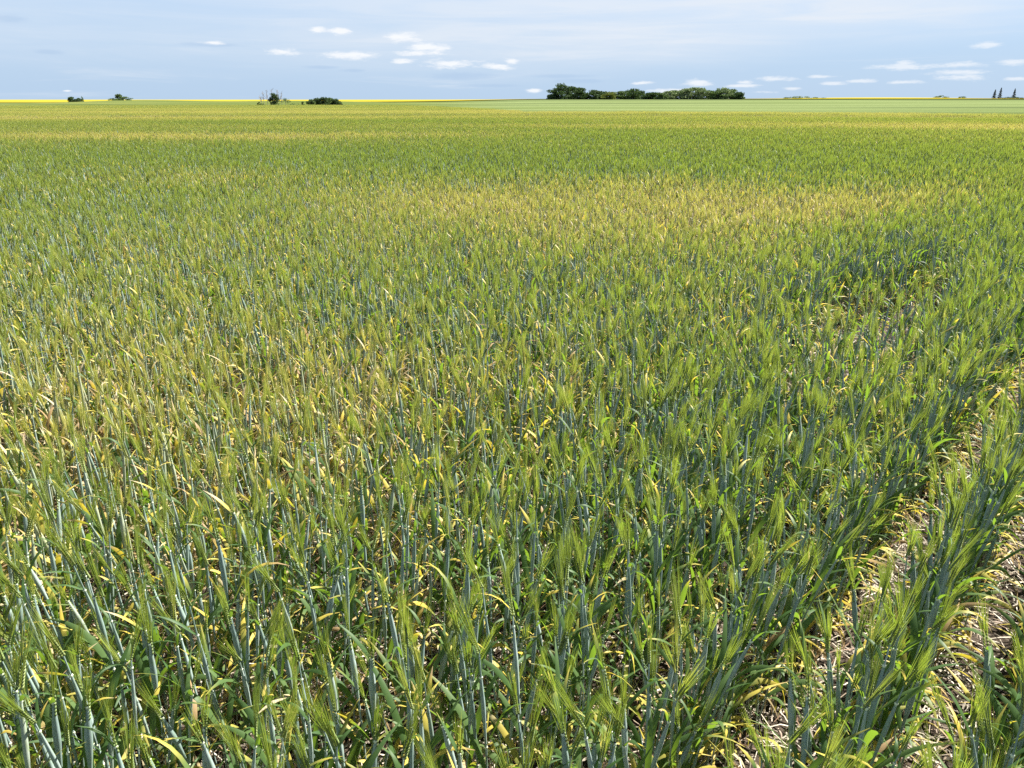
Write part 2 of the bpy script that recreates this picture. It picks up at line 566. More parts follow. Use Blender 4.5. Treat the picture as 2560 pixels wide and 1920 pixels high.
def make_stalk(seed, kind, lod=0):
    """returns list of (part name, MB). kind: 'ear' out, 'boot' ear in the sheath, 'short' late tiller"""
    rng = random.Random(seed)
    rs = rng.random()
    Ht = rng.uniform(0.46, 0.59) if kind != 'short' else rng.uniform(0.34, 0.45)
    la = rng.uniform(0, 2 * math.pi); lean = abs(rng.gauss(0, 0.06)); curve = rng.gauss(0, 0.05)
    ld = np.array([math.cos(la), math.sin(la), 0]); l2 = np.array([-math.sin(la), math.cos(la), 0])

    def P(z):
        s = z / Ht
        return ld * (lean * s + 0.03 * s * s) * Ht + l2 * curve * s * s * Ht + np.array([0, 0, z])

    parts = []
    sides = 6 if lod == 0 else 3
    hb = Ht * (0.66 if kind != 'short' else 0.6)      # base of flag sheath
    # stem
    mb = MB(); nn = 9 if lod == 0 else 3
    zs = np.linspace(-0.01, hb, nn)
    tube(mb, [P(z) for z in zs], [0.0022 + 0.0005 * math.sin(z * 60) for z in zs] if lod == 0 else [0.0026] * nn, sides, STEM, rs, tvals=[z / Ht for z in zs])
    parts.append(('stem', mb))
    # flag leaf sheath (swollen when the ear is inside)
    mb = MB(); nn = 9 if lod == 0 else 4
    zs = np.linspace(hb - 0.004, Ht, nn)
    sw = 0.0030 if kind == 'ear' else (0.0050 if kind == 'boot' else 0.0022)
    rad = []
    for z in zs:
        s = (z - hb) / (Ht - hb)
        r = 0.0029 + sw * math.exp(-((s - 0.58) / 0.30) ** 2) - 0.0008 * s
        rad.append(max(r, 0.0016))
    tube(mb, [P(z) for z in zs], rad, sides, STEM, (rs + 0.17) % 1.0, tvals=[z / Ht for z in zs], flat=0.8)
    parts.append(('sheath', mb))
    axis = P(Ht) - P(Ht - 0.05)
    # leaves
    phi = rng.uniform(0, 2 * math.pi)
    specs = [(Ht, 'flag'), (Ht * 0.66, 'up'), (Ht * 0.52, 'up'), (Ht * 0.40, 'mid'), (Ht * 0.27, 'low'), (Ht * 0.13, 'low')]
    if lod == 1: specs = specs[:5]
    sg = (8 if lod == 0 else 3)
    vee = 0.25 if lod == 0 else 0
    for i, (z, k) in enumerate(specs):
        phi += math.pi + rng.gauss(0, 0.5)
        mb = MB(); rn = rng.random()
        if k == 'flag':
            fa = rng.uniform(35, 105); FLAG[seed] = 'spreading' if fa > 70 else 'upright'
            leaf(mb, rng, P(z - 0.004), phi, rng.uniform(0.06, 0.13), rng.uniform(0.006, 0.010), R(rng.uniform(15, 45)), R(fa), sg, rng.gauss(0, 0.5), 0.14, rn, vee)
        elif k == 'up':
            leaf(mb, rng, P(z), phi, rng.uniform(0.16, 0.25), rng.uniform(0.012, 0.018), R(rng.uniform(12, 35)), R(rng.uniform(35, 125)), sg, rng.gauss(0, 0.7), 0.0, rn, vee, rng.uniform(.45, .75))
        elif k == 'mid':
            leaf(mb, rng, P(z), phi, rng.uniform(0.16, 0.24), rng.uniform(0.011, 0.016), R(rng.uniform(20, 45)), R(rng.uniform(80, 155)), sg + (1 if lod == 0 else 0), rng.gauss(0, 1.0), 0.12 + 0.6 * (rng.random() < 0.3), rn, vee, .5, rng.gauss(0, .5))
        else:
            leaf(mb, rng, P(z), phi, rng.uniform(0.14, 0.22), rng.uniform(0.007, 0.012), R(rng.uniform(30, 70)), R(rng.uniform(110, 190)), sg + (2 if lod == 0 else 0), rng.gauss(0, 2.0), rng.choice((0.25, 0.7, 0.9, 1.1)) if z > 0.2 * Ht else rng.uniform(0.6, 1.2), rn, vee, .4, rng.gauss(0, 1.0))
        parts.append(('flag_leaf' if k == 'flag' else ('dry_leaf' if k == 'low' else 'leaf'), mb))
        if lod == 0 and k in ('flag', 'up', 'mid'):
            mb = MB()
            p0 = P(z); q0 = P(z - 0.006)
            tube(mb, [q0, (p0 + q0) / 2, p0], [0.0026, 0.0041, 0.0030], 6, COLLAR, rn)
            parts.append(('collar', mb))
    # ear
    if kind == 'ear':
        ph = rng.uniform(0.01, 0.08)
        top = P(Ht) + axis / np.linalg.norm(axis) * ph
        axis2 = axis / np.linalg.norm(axis) + ld * rng.uniform(0.0, 0.34) + l2 * rng.gauss(0, 0.15)
        mb = MB()
        tube(mb, [P(Ht - 0.004), (P(Ht) + top) / 2, top], [0.0017, 0.0016, 0.0015], 5 if lod == 0 else 3, STEM, rs, tvals=[.8, .9, 1])
        parts.append(('neck', mb))
        el_ = rng.uniform(0.045, 0.062)
        d = axis2 / np.linalg.norm(axis2)
        mb = MB()
        if lod == 0: kernels(mb, rng, top, d, el_, 10, 0.0031, rs * 0.6)
        else: tube(mb, [top, top + d * el_ * .4, top + d * el_], [0.003, 0.0062, 0.002], 3, EAR, rs)
        parts.append(('ear', mb))
        mb = MB()
        awns(mb, rng, top, d, el_, 42 if lod == 0 else 22, rng.uniform(0.082, 0.112), 0.155, 0.00045 if lod == 0 else 0.0012, 2 if lod == 0 else 1)
        parts.append(('awns', mb))
    elif kind == 'boot':
        d = axis / np.linalg.norm(axis)
        d = d + ld * rng.uniform(0, .12); d /= np.linalg.norm(d)
        out_ = rng.uniform(0.0, 0.03)
        mb = MB()
        base = P(Ht) - d * (0.045 - out_)
        if lod == 0: kernels(mb, rng, base, d, 0.06, 8, 0.0030, rs * 0.6)
        else: tube(mb, [base, base + d * .035, base + d * .065], [0.002, 0.005, 0.0015], 3, EAR, rs)
        parts.append(('ear', mb))
        mb = MB()
        awns(mb, rng, base + d * 0.02, d, 0.045, 38 if lod == 0 else 19, rng.uniform(0.075, 0.105), 0.14, 0.00042 if lod == 0 else 0.0011, 2 if lod == 0 else 1)
        parts.append(('awns', mb))
    return parts


def joined(parts):
    mb = MB()
    for _, q in parts: mb.merge(q)
    return mb


# ------------------------------------------------------------------ where the crop is yellowed, thin or green
ROWA = R(41)
RD = np.array([math.sin(ROWA), math.cos(ROWA)]); RN = np.array([math.cos(ROWA), -math.sin(ROWA)])
SPACE = 0.255
ROW0 = -0.318
# x, y, half width, half depth, turn (deg), amount
PATCH = [(0.9, 8.6, 2.8, 2.6, 0, 0.50), (3.1, 8.2, 2.0, 1.3, 12, 0.45), (4.6, 9.2, 1.8, .8, 10, .22), (-1.3, 8.6, 2.0, 1.8, 0, 0.28), (-2.4, 5.2, 1.8, .7, 0, .22), (0.8, 6.2, 2.2, 1.2, 0, 0.22), (2.2, 10.3, 1.6, .6, 0, .2), (5.0, 9.0, 1.6, .7, 10, .2),
         (-4.2, 11.3, 1.8, 0.9, 0, 0.50), (-1.6, 11.0, 1.4, .6, 0, .2), (-8.5, 24.0, 7.0, 2.6, 0, 0.7), (-3.0, 25.0, 6.0, 2.0, 0, 0.55), (-15.0, 23.5, 6.0, 3.0, 0, 0.55),
         (-2.0, 6.3, 1.8, 0.7, 0, 0.28), (-3.6, 7.0, 1.5, .8, 0, .15), (-1.3, 2.5, 1.5, 0.9, 0, 0.28), (-2.1, 3.4, 1.5, 1.0, 0, 0.28), (-0.2, 3.3, 0.8, 0.5, 0, 0.18), (.9, 4.6, 1.2, .5, 0, .15),
         (21.0, 33.0, 8.0, 6.0, 0, 0.5), (12.0, 34.0, 8.0, 4.0, 0, 0.35), (4.0, 33.0, 9.0, 3.0, 0, 0.3), (10.0, 82.0, 60.0, 10.0, 0, 0.5),
         (-40.0, 58.0, 36.0, 8.0, 0, 0.5), (-25.0, 100.0, 50.0, 16.0, 0, 0.5), (2.0, 58.0, 20.0, 4.0, 0, 0.35), (-70, 150, 60, 18, 0, 0.4),
         # greener places
         (-4.0, 15.5, 12.0, 2.8, 0, -0.45), (4.0, 14.8, 9.0, 3.2, 0, -0.42), (3.9, 6.3, 3.2, 1.2, 57, -0.55), (6.5, 8.5, 2.0, 1.2, 40, -.4), (2.7, 4.2, 0.9, 1.4, 30, -0.30), (27.0, 49.0, 9.0, 3.0, 0, -0.7),
         (0.2, 1.4, 3.0, 0.9, 0, -0.20), (0.6, 2.2, 1.2, 0.8, 0, -0.12), (1.3, 2.6, 0.7, 0.8, 20, -0.15), (-12, 38, 20, 4, 0, -0.30), (3, 45, 20, 4, 0, -0.25)]
NRNG = np.random.default_rng(5)
NK = [(NRNG.uniform(-1, 1, 2) * f, NRNG.uniform(0, 6.28), a) for f, a in ((0.5, .35), (0.8, .3), (1.4, .28), (2.3, .22), (4.0, .18), (7.0, .14))]


SK = [(0.16, 0.45, 1.0, .07), (-0.12, 0.31, 2.2, .07), (0.09, 0.17, 0.4, .07), (0.33, 0.8, 4.0, .05), (-0.06, 0.09, 5.1, .06), (-0.5, 1.1, 2.9, .04)]


def waves(x, y):
    s = 0
    for k, ph, a in NK: s = s + a * np.sin(k[0] * x + k[1] * y + ph)
    return s


def streak(x, y):
    s = 0
    for kx, ky, ph, a in SK: s = s + a * np.sin(kx * x + ky * y + ph + 1.6 * np.sin(0.11 * x + 0.07 * y + ph * 3))
    return s


def yellow(x, y):
    x = np.asarray(x, float); y = np.asarray(y, float)
    w = waves(x, y)
    v = 0.33 + 0.09 * w + 0.34 * sstep(15, 55, np.hypot(x, y)) + streak(x, y) * sstep(9, 22, np.hypot(x, y))
    for px, py, a, b, rot, amt in PATCH:
        c, s = math.cos(R(rot)), math.sin(R(rot))
        dx = (x - px); dy = (y - py)
        u = (dx * c + dy * s) / a; q = (-dx * s + dy * c) / b
        dd = np.sqrt(u * u + q * q) + 0.22 * waves(x * 1.7 + 3, y * 1.7)
        v = v + amt * (1 - sstep(0.45, 1.25, dd))
    return np.clip(v, 0, 1.2)


def thinness(x, y):
    """0..1 chance that a stalk is missing"""
    v = 0.10 + 0.16 * np.clip(waves(x * 2.1, y * 2.1 + 9), -1, 1)
    for px, py, a, b, amt in ((2.5, 5.0, 0.40, 1.6, 1.2), (-0.35, 2.0, .22, .2, .5), (0.25, 1.75, 0.2, .2, .5), (-.05, 2.6, .2, .2, .4)):
        dx = x - px; dy = y - py
        u = (dx * RN[0] + dy * RN[1]) / a; q = (dx * RD[0] + dy * RD[1]) / b
        v = v + amt * (1 - sstep(0.4, 1.2, np.hypot(u, q)))
    return np.clip(v, 0, 0.96)


def in_view(x, y, margin):
    return (np.abs(x) < 0.70 * y + margin)


# ------------------------------------------------------------------ prototypes
KINDS = ['ear'] * 13 + ['boot'] * 10 + ['short'] * 3
STALKS = [make_stalk(100 + i, k) for i, k in enumerate(KINDS)]
proto = bpy.data.collections.new('crop_prototypes')


def add_proto(i, mb):
    o = bpy.data.objects.new('crop_%03d' % i, mb.mesh('crop_%03d' % i, MATS))
    proto.objects.link(o)


def rotz(a, s=1.0, sz=None, tx=0, ty=0, tilt=(0, 0)):
    c, q = math.cos(a), math.sin(a)
    M = np.eye(4)
    M[:3, :3] = np.array([[c * s, -q * s, tilt[0]], [q * s, c * s, tilt[1]], [0, 0, sz or s]])
    M[0, 3] = tx; M[1, 3] = ty
    return M


idx = 0
for st in STALKS:
    add_proto(idx, joined(st)); idx += 1
I_CL = idx
low = [joined(make_stalk(300 + i, k, 1)) for i, k in enumerate(KINDS)]
prng = random.Random(77)
SEG = 0.5
N_CL = 12
for c_ in range(N_CL):                       # half-metre lengths of one drill row
    mb = MB()
    for k in range(33):
        q = low[prng.randrange(len(low))]
        u = (k + prng.random()) / 33 * SEG - SEG / 2; v = prng.gauss(0, 0.045)
        x, y = RD * u + RN * v
        mb.merge(q, rotz(prng.uniform(0, 6.28), prng.uniform(.84, 1.02), prng.uniform(.86, 1.08), x, y, (prng.gauss(0.02, .05), prng.gauss(0, .05))), prng.random())
    add_proto(idx, mb); idx += 1
I_PA = idx


def far_stalk(rng):
    mb = MB()
    h = rng.uniform(.58, .72)
    rs = rng.random()
    tube(mb, [np.array([0, 0, .15]), np.array([0, 0, h])], [.004, .004], 3, STEM, rs)
    d = np.array([rng.gauss(0, .12), rng.gauss(0, .12), 1.0])
    tube(mb, [np.array([0, 0, h - .02]), np.array([0, 0, h + .05])], [.006, .003], 3, EAR, rs)
    awns(mb, rng, np.array([0, 0, h]), d, .05, 5, .115, .2, .0026, 1)
    for k in range(2):
        leaf(mb, rng, (0, 0, h * rng.uniform(.55, .95)), rng.uniform(0, 6.28), .12, .012, R(30), R(100), 2, 0, 0.06 + .5 * (rng.random() < .25), rng.random(), 0)
    return mb


fars = [far_stalk(prng) for _ in range(16)]
N_PA = 6
for c_ in range(N_PA):                       # two-metre squares of distant crop
    mb = MB()
    for k in range(400):
        mb.merge(fars[prng.randrange(16)], rotz(prng.uniform(0, 6.28), prng.uniform(.9, 1.3), prng.uniform(.88, 1.12), prng.uniform(-1.15, 1.15), prng.uniform(-1.15, 1.15)), prng.random())
    add_proto(idx, mb); idx += 1

# ------------------------------------------------------------------ place the crop
pts = []
NEAR = 10.0
MID = 70.0
rs_ = np.random.default_rng(11)
# single stalks, row by row
near = []
for k in range(-60, 60):
    off = ROW0 + k * SPACE + (0.055 if k >= 1 else (-0.025 if k <= -1 else 0.035))
    tight = k in (-1, 0, 1)
    du = (0.0145 if k == 0 else 0.0135) if tight else 0.0135
    n = int(24 / du)
    u = -12 + np.arange(n) * du + rs_.normal(0, 0.012, n)
    v = off + rs_.normal(0, 0.024 if tight else 0.046, n) + 0.02 * np.sin(u * 1.3 + k * 2) * (not tight)
    x = RD[0] * u + RN[0] * v; y = RD[1] * u + RN[1] * v
    keep = (np.hypot(x, y) < NEAR) & (y > 0.45) & in_view(x, y, 0.7) & (rs_.random(n) > thinness(x, y)) & (np.hypot(x, y) > 0.62)
    for a, b in zip(x[keep], y[keep]): near.append((a, b, k))
near.sort(key=lambda p: math.hypot(p[0], p[1]))
near = np.array(near)
ny = np.clip(yellow(near[:, 0], near[:, 1]) + rs_.normal(0, .20, len(near)), 0, 1.2)
nrot = rs_.uniform(0, 2 * math.pi, len(near))
ntx = rs_.normal(0.0, 0.052, len(near)); nty = rs_.normal(0.0, 0.052, len(near))
nsc = rs_.uniform(0.82, 1.05, len(near)) * (1 - 0.10 * np.clip(ny - 0.3, 0, 1))
nidx = rs_.integers(0, len(STALKS), len(near))

# the 300 nearest stalks in the frame stand as single things
LOOK = {'ear': 'barley stalk, ear fully out, %s top leaf', 'boot': 'barley stalk, awns bursting from swollen sheath, %s top leaf',
        'short': 'short earless barley tiller with %s top leaf'}
WHERE = {0: 'between the two bare strips', -1: 'behind the bare strips', 1: 'outside the bare strips'}


def stalk_label(kind, row, ye, flag):
    w = WHERE.get(int(row), 'in the thick stand')
    return ('yellowing ' if ye > 0.42 else 'green ') + LOOK[kind] % flag + ', ' + w


part_mesh = []
for i, st in enumerate(STALKS):
    L_ = []
    for nm, mb in st:
        used = mb.m[0]
        mb.m = [0] * len(mb.m)
        me = mb.mesh(nm, [MATS[used]])
        mb.m = [used] * len(mb.m)
        L_.append((nm, me))
    part_mesh.append(L_)


def frame_px(x, y, z):
    """where a place falls in the lens, used only to choose which stalks are in view"""
    f = y * math.cos(PITCH) - (z - EYE) * math.sin(PITCH)
    up = y * math.sin(PITCH) + (z - EYE) * math.cos(PITCH)
    return 1280 + 1922 * x / f, 960 - 1922 * up / f


single = set()
for i, (x, y, k) in enumerate(near):
    if len(single) >= 300: break
    u, v = frame_px(x, y, 0.42)
    if -20 < u < 2580 and v < 1990: single.add(i)
for i in sorted(single):
    x, y, row = near[i]
    k = int(nidx[i])
    e = link('barley_stalk', None)
    e.location = (x, y, 0)
    e.rotation_euler = (ntx[i], nty[i], nrot[i])
    e.scale = (nsc[i],) * 3
    e.empty_display_size = 0.05
    tag(e, stalk_label(KINDS[k], row, ny[i], FLAG[100 + k]), 'barley', 'single barley stalks at the near edge')
    last = {}
    for nm, me in part_mesh[k]:
        o = link(nm, me, e)
        o['yel'] = float(ny[i])
        if nm == 'awns': o['kind'] = 'stuff'; o.parent = last['ear']
        elif nm == 'collar': o.parent = last['leaf']
        last['leaf' if 'leaf' in nm else nm] = o
for i in range(len(near)):
    if i in single: continue
    x, y, row = near[i]
    pts.append((x, y, 0, ntx[i], nty[i], nrot[i], nsc[i], nsc[i], nidx[i], ny[i]))
# row lengths
for k in range(-560, 560):
    off = ROW0 + k * SPACE
    n = int(2 * MID / SEG)
    u = -MID + np.arange(n) * SEG + rs_.uniform(0, 0.1)
    v = off + 0.02 * np.sin(u * 1.3 + k * 2)
    x = RD[0] * u + RN[0] * v; y = RD[1] * u + RN[1] * v
    d = np.hypot(x, y)
    keep = (d >= NEAR) & (d < MID) & (y > 0.5) & in_view(x, y, 1.0) & (rs_.random(n) > 0.5 * (thinness(x, y) - .1))
    x, y = x[keep], y[keep]
    ye = yellow(x, y); z = H(x, y)
    for a, b, c, e in zip(x, y, z, ye):
        s = rs_.uniform(.93, 1.07) * (1 - 0.08 * max(0, min(1, e - .3)))
        pts.append((a, b, c, 0, 0, math.pi * rs_.integers(0, 2) + rs_.normal(0, .12), 1.0, s, I_CL + rs_.integers(0, N_CL), e))
# far squares
g = np.arange(-330, 331, 2.0)
gx, gy = np.meshgrid(g, np.arange(30, 330, 2.0))
gx = gx.ravel() + rs_.uniform(-.4, .4, gx.size); gy = gy.ravel() + rs_.uniform(-.4, .4, gy.size)
d = np.hypot(gx, gy)
A = np.arctan2(gx, gy)
ed = np.array([edge(a) for a in A])
keep = (d >= MID - 0.5) & (d < ed) & in_view(gx, gy, 6.0)
gx, gy = gx[keep], gy[keep]
ye = yellow(gx, gy); z = H(gx, gy)
for a, b, c, e in zip(gx, gy, z, ye):
    pts.append((a, b, c, 0, 0, rs_.uniform(0, 6.28), 1.0, rs_.uniform(.93, 1.08), I_PA + rs_.integers(0, N_PA), e))
pts = np.array(pts, dtype=np.float64)
print('crop instances', len(pts), 'near stalks', len(near))

me = bpy.data.meshes.new('barley_crop')
me.vertices.add(len(pts))
me.vertices.foreach_set('co', pts[:, :3].astype(np.float32).ravel())
a = me.attributes.new('rot', 'FLOAT_VECTOR', 'POINT'); a.data.foreach_set('vector', pts[:, 3:6].astype(np.float32).ravel())
a = me.attributes.new('scl', 'FLOAT_VECTOR', 'POINT'); a.data.foreach_set('vector', pts[:, [6, 6, 7]].astype(np.float32).ravel())
a = me.attributes.new('idx', 'INT', 'POINT'); a.data.foreach_set('value', pts[:, 8].astype(np.int32))
a = me.attributes.new('yel', 'FLOAT', 'POINT'); a.data.foreach_set('value', pts[:, 9].astype(np.float32))
me.update()
crop = link('barley_crop', me)
tag(crop, 'dense field of green and yellowing barley stretching back to the grove', 'barley field', kind='stuff')
ng = bpy.data.node_groups.new('scatter_crop', 'GeometryNodeTree')
ng.interface.new_socket('Geometry', in_out='INPUT', socket_type='NodeSocketGeometry')
ng.interface.new_socket('Geometry', in_out='OUTPUT', socket_type='NodeSocketGeometry')
gi = ng.nodes.new('NodeGroupInput'); go = ng.nodes.new('NodeGroupOutput')
iop = ng.nodes.new('GeometryNodeInstanceOnPoints')
ci = ng.nodes.new('GeometryNodeCollectionInfo')
ci.inputs['Collection'].default_value = proto
ci.inputs['Separate Children'].default_value = True
ci.inputs['Reset Children'].default_value = True


def named(nm, typ):
    q = ng.nodes.new('GeometryNodeInputNamedAttribute'); q.data_type = typ
    q.inputs['Name'].default_value = nm
    return q.outputs[0]


ng.links.new(gi.outputs[0], iop.inputs['Points'])
ng.links.new(ci.outputs[0], iop.inputs['Instance'])
iop.inputs['Pick Instance'].default_value = True
ng.links.new(named('idx', 'INT'), iop.inputs['Instance Index'])
ng.links.new(named('rot', 'FLOAT_VECTOR'), iop.inputs['Rotation'])
ng.links.new(named('scl', 'FLOAT_VECTOR'), iop.inputs['Scale'])
ng.links.new(iop.outputs[0], go.inputs[0])
md = crop.modifiers.new('scatter', 'NODES'); md.node_group = ng

# ------------------------------------------------------------------ straw litter on the soil
def mat_straw():
    m, t, out = material('old_straw')
    T, rnd, dry = pc_attr(t)
    c = t.mix(rnd, (0.14, 0.115, 0.085), (0.50, 0.44, 0.35))
    c = t.mix(t.ramp(dry, 0.7, 0.9), c, (0.14, 0.085, 0.05))
    t.l.new(principled(t, c, 0.6, 0.35), out.inputs[0])
    return m


lr = np.random.default_rng(3)
mb = MB()
n = 34000
yy = 0.9 + 6.5 * lr.random(n) ** 1.6
xx = (lr.random(n) * 2 - 1) * (0.72 * yy + 0.4)
keepm = np.hypot(xx, yy) < 8
for x, y in zip(xx[keepm], yy[keepm]):
    L = lr.uniform(.015, .09) if lr.random() < .85 else lr.uniform(.08, .18)
    w = lr.uniform(.0008, .0024)
    a = lr.uniform(0, 6.283); tl = lr.normal(0, .22); z = 0.004 + abs(lr.normal(0, .012))
    d = np.array([math.cos(a) * math.cos(tl), math.sin(a) * math.cos(tl), math.sin(tl)])
    s = np.array([-math.sin(a), math.cos(a), lr.normal(0, .5)]) * w
    b = np.array([lr.normal(0, .12), lr.normal(0, .12), lr.normal(-.05, .1)]) * L
    p0 = np.array([x, y, z + abs(math.sin(tl)) * L * .5]); p1 = p0 + d * L * .5; p2 = p0 + d * L + b
    rn = lr.random(); dr = lr.random()
    mb.add([tuple(p0 - s), tuple(p0 + s), tuple(p1 + s), tuple(p1 - s), tuple(p2 + s * .7), tuple(p2 - s * .7)], [(0, 1, 2, 3), (3, 2, 4, 5)], 0, [(0, rn, dr)] * 6)
lit = link('straw_litter', mb.mesh('straw_litter', [mat_straw()], False))
tag(lit, 'broken grey and tan straw littering the bare soil between the rows', 'straw', kind='stuff')

# ------------------------------------------------------------------ trees and bushes
def mat_foliage(name, a, b, tr):
    m, t, out = material(name)
    T, rnd, dry = pc_attr(t)
    c = t.mix(rnd, a, b)
    t.l.new(thin(t, c, tr, 0.25, 0.8, 0.08), out.inputs[0])
    return m


def mat_bark(name, c1, c2):
    m, t, out = material(name)
    n = t.noise(geo_pos(t), 3, 4)
    t.l.new(principled(t, t.mix(n, c1, c2), 0.9, 0.1), out.inputs[0])
    return m


F_dark = mat_foliage('dark_foliage', (0.026, 0.050, 0.022), (0.070, 0.100, 0.040), (0.05, 0.09, 0.02))
F_mid = mat_foliage('mid_foliage', (0.050, 0.085, 0.032), (0.115, 0.155, 0.060), (0.08, 0.13, 0.03))
F_pale = mat_foliage('pale_foliage', (0.11, 0.15, 0.066), (0.26, 0.30, 0.145), (0.10, 0.15, 0.05))
F_yel = mat_foliage('yellow_foliage', (0.07, 0.10, 0.025), (0.18, 0.20, 0.05), (0.15, 0.18, 0.03))
F_spr = mat_foliage('spruce_foliage', (0.018, 0.032, 0.024), (0.045, 0.062, 0.045), (0.03, 0.05, 0.02))
B_bark = mat_bark('bark', (0.06, 0.05, 0.04), (0.13, 0.11, 0.09))
B_dead = mat_bark('dead_wood', (0.20, 0.175, 0.15), (0.36, 0.32, 0.28))


def limb(mb, a, b, r0, r1, rng, wob=.05, segs=4):
    a = np.array(a, float); b = np.array(b, float); L = np.linalg.norm(b - a)
    P_ = []
    for i in range(segs + 1):
        s = i / segs
        P_.append(a + (b - a) * s + np.array([rng.gauss(0, 1), rng.gauss(0, 1), 0]) * wob * L * (0 if i in (0, segs) else 1))
    tube(mb, P_, [r0 + (r1 - r0) * i / segs for i in range(segs + 1)], 5, 0, rng.random())
    return P_


def at(px, d):
    """bearing of a far place, given at distance d"""
    a = math.atan2((px - 1280) / 1922.0, 1.0663)
    return d * math.sin(a), d * math.cos(a)


def tree(name, label, cat, group, px, d, h, w, mat, seed, bark=B_bark, lobes=9, leaves=900, size=0.42, crown0=0.12, flat=0.0, sink=0.0):
    rng = random.Random(seed)
    x, y = at(px, d)
    e = link(name, None); e.location = (x, y, Hs(x, y) - sink); e.rotation_euler = (0, 0, rng.uniform(0, 6.28))
    tag(e, label, cat, group)
    mb = MB()
    top = (rng.gauss(0, .05) * w, rng.gauss(0, .05) * w, h * 0.75)
    sp = limb(mb, (0, 0, -0.3), top, 0.035 * h, 0.008 * h, rng, .03, 6)
    LB = []
    for i in range(lobes):
        s = (i + rng.random()) / lobes
        zc = h * (crown0 + (0.93 - crown0) * s)
        env = math.sin(math.pi * min(1, 0.18 + 0.78 * s)) ** 0.7
        a = i * 2.4 + rng.gauss(0, .4)
        rr = w * 0.5 * env * rng.uniform(.35, .75)
        c = np.array([math.cos(a) * rr, math.sin(a) * rr, zc])
        if i == lobes - 1: c = np.array([rng.gauss(0, .08) * w, rng.gauss(0, .08) * w, h * .86])
        r = np.array([w * rng.uniform(.20, .32), w * rng.uniform(.20, .32), h * rng.uniform(.10, .17)])
        LB.append((c, r))
        limb(mb, sp[min(5, 1 + int(s * 5))], c, 0.012 * h, 0.004 * h, rng, .05, 3)
    link('trunk', mb.mesh('trunk', [bark]), e)
    mb = MB()
    for i in range(leaves):
        c, r = LB[rng.randrange(len(LB))]
        v = np.array([rng.gauss(0, 1), rng.gauss(0, 1), rng.gauss(0, 1)]); v /= np.linalg.norm(v)
        p = c + v * r * rng.uniform(.45, 1.08)
        if p[2] < 0.05: p[2] = abs(p[2]) + .05
        n_ = v + np.array([rng.gauss(0, .6), rng.gauss(0, .6), rng.gauss(0, .6)])
        n_, u, q = frame(n_)
        s = size * rng.uniform(.5, 1.25)
        rn = min(1, max(0, 0.35 + .35 * v[2] * 0 + rng.gauss(0.1, .25)))
        k = rng.uniform(.5, .9)
        mb.add([tuple(p - u * s * .5), tuple(p - q * s * .5 * k), tuple(p + u * s * .6), tuple(p + q * s * .5 * k)], [(0, 1, 2, 3)], 0, [(0, rn, 0)] * 4)
    link('crown', mb.mesh('crown', [mat], False), e)
    return e


G = 'trees of the long grove'
LD = 'dark round-topped tree in the darker end of the long grove'
LM = 'mid-green bushy tree in the low middle of the long grove'
LP = 'pale grey-green poplar in the lighter end of the long grove'
# px, top y, width px, distance, material, label
grove = [(1378, 240, 16, 474, F_dark, 'small dark bush at the outer foot of the grove beside its tallest tree'), (1392, 221, 30, 478, F_dark, LD), (1405, 210, 36, 476, F_dark, 'tallest dark tree, standing at one end of the long grove'),
         (1425, 217, 30, 482, F_dark, LD), (1449, 220, 26, 476, F_dark, LD), (1436, 219, 28, 492, F_dark, LD),
         (1467, 236, 22, 484, F_dark, LD), (1482, 227, 24, 474, F_dark, LD), (1497, 229, 26, 480, F_dark, LD), (1512, 231, 22, 490, F_dark, LD), (1522, 232, 24, 472, F_yel, 'yellow-green bushy tree among darker ones in the long grove'), (1545, 230, 28, 478, F_mid, LM),
         (1562, 229, 28, 486, F_dark, LM), (1582, 224, 30, 476, F_dark, LM), (1601, 229, 26, 484, F_dark, LM), (1622, 233, 26, 474, F_dark, LM), (1640, 233, 26, 480, F_mid, LM), (1656, 235, 24, 472, F_mid, LM),
         (1672, 229, 30, 478, F_pale, LP), (1692, 228, 28, 484, F_mid, LP), (1712, 222, 32, 478, F_pale, LP), (1735, 220, 34, 482, F_pale, LP), (1756, 222, 30, 476, F_pale, LP),
         (1775, 228, 28, 482, F_mid, LP), (1793, 228, 28, 474, F_mid, LP), (1810, 222, 30, 478, F_pale, LP), (1828, 225, 28, 484, F_mid, LP), (1843, 233, 22, 476, F_dark, 'dark low tree closing the lighter end of the grove')]
for i, (px, ty, wp, d, mt, lb) in enumerate(grove):
    h = (251 - ty) * d / 2184 + 0.5
    tree('grove_tree', lb, 'tree', G, px, d, h, wp * d / 2049 * 1.6, mt, 40 + i, leaves=1500, size=0.85, crown0=0.06)

# clump by the dead trees
U = 'trees standing by themselves in the barley'
tree('leafy_tree', 'dark leafy tree with grey trunk between bare dead trees', 'tree', U, 685, 300, 4.9, 3.8, F_dark, 81, leaves=1200, size=.42, crown0=.2, sink=.1)
tree('arched_tree', 'thin half-bare arching tree beside the dark leafy tree', 'tree', U, 714, 301, 3.1, 3.8, F_mid, 82, B_dead, lobes=7, leaves=260, size=.3, crown0=.5)
tree('small_bush', 'small dark bush beneath the bare dead trees', 'bush', U, 646, 299, 1.8, 1.5, F_dark, 83, leaves=260, size=.3, lobes=5)
for px, wp, s in ((655, 26, 84), (690, 40, 85), (735, 40, 86), (757, 12, 87)):
    tree('low_scrub', 'low green scrub around the feet of the dead trees' if px != 757 else 'tiny lone bush between the two tree clumps', 'scrub', U if px == 757 else 'scrub under the dead trees', px, 298, 1.35 if px != 757 else 1.9, wp * .146, F_mid if px != 757 else F_dark, s, lobes=6, leaves=260, size=.3)
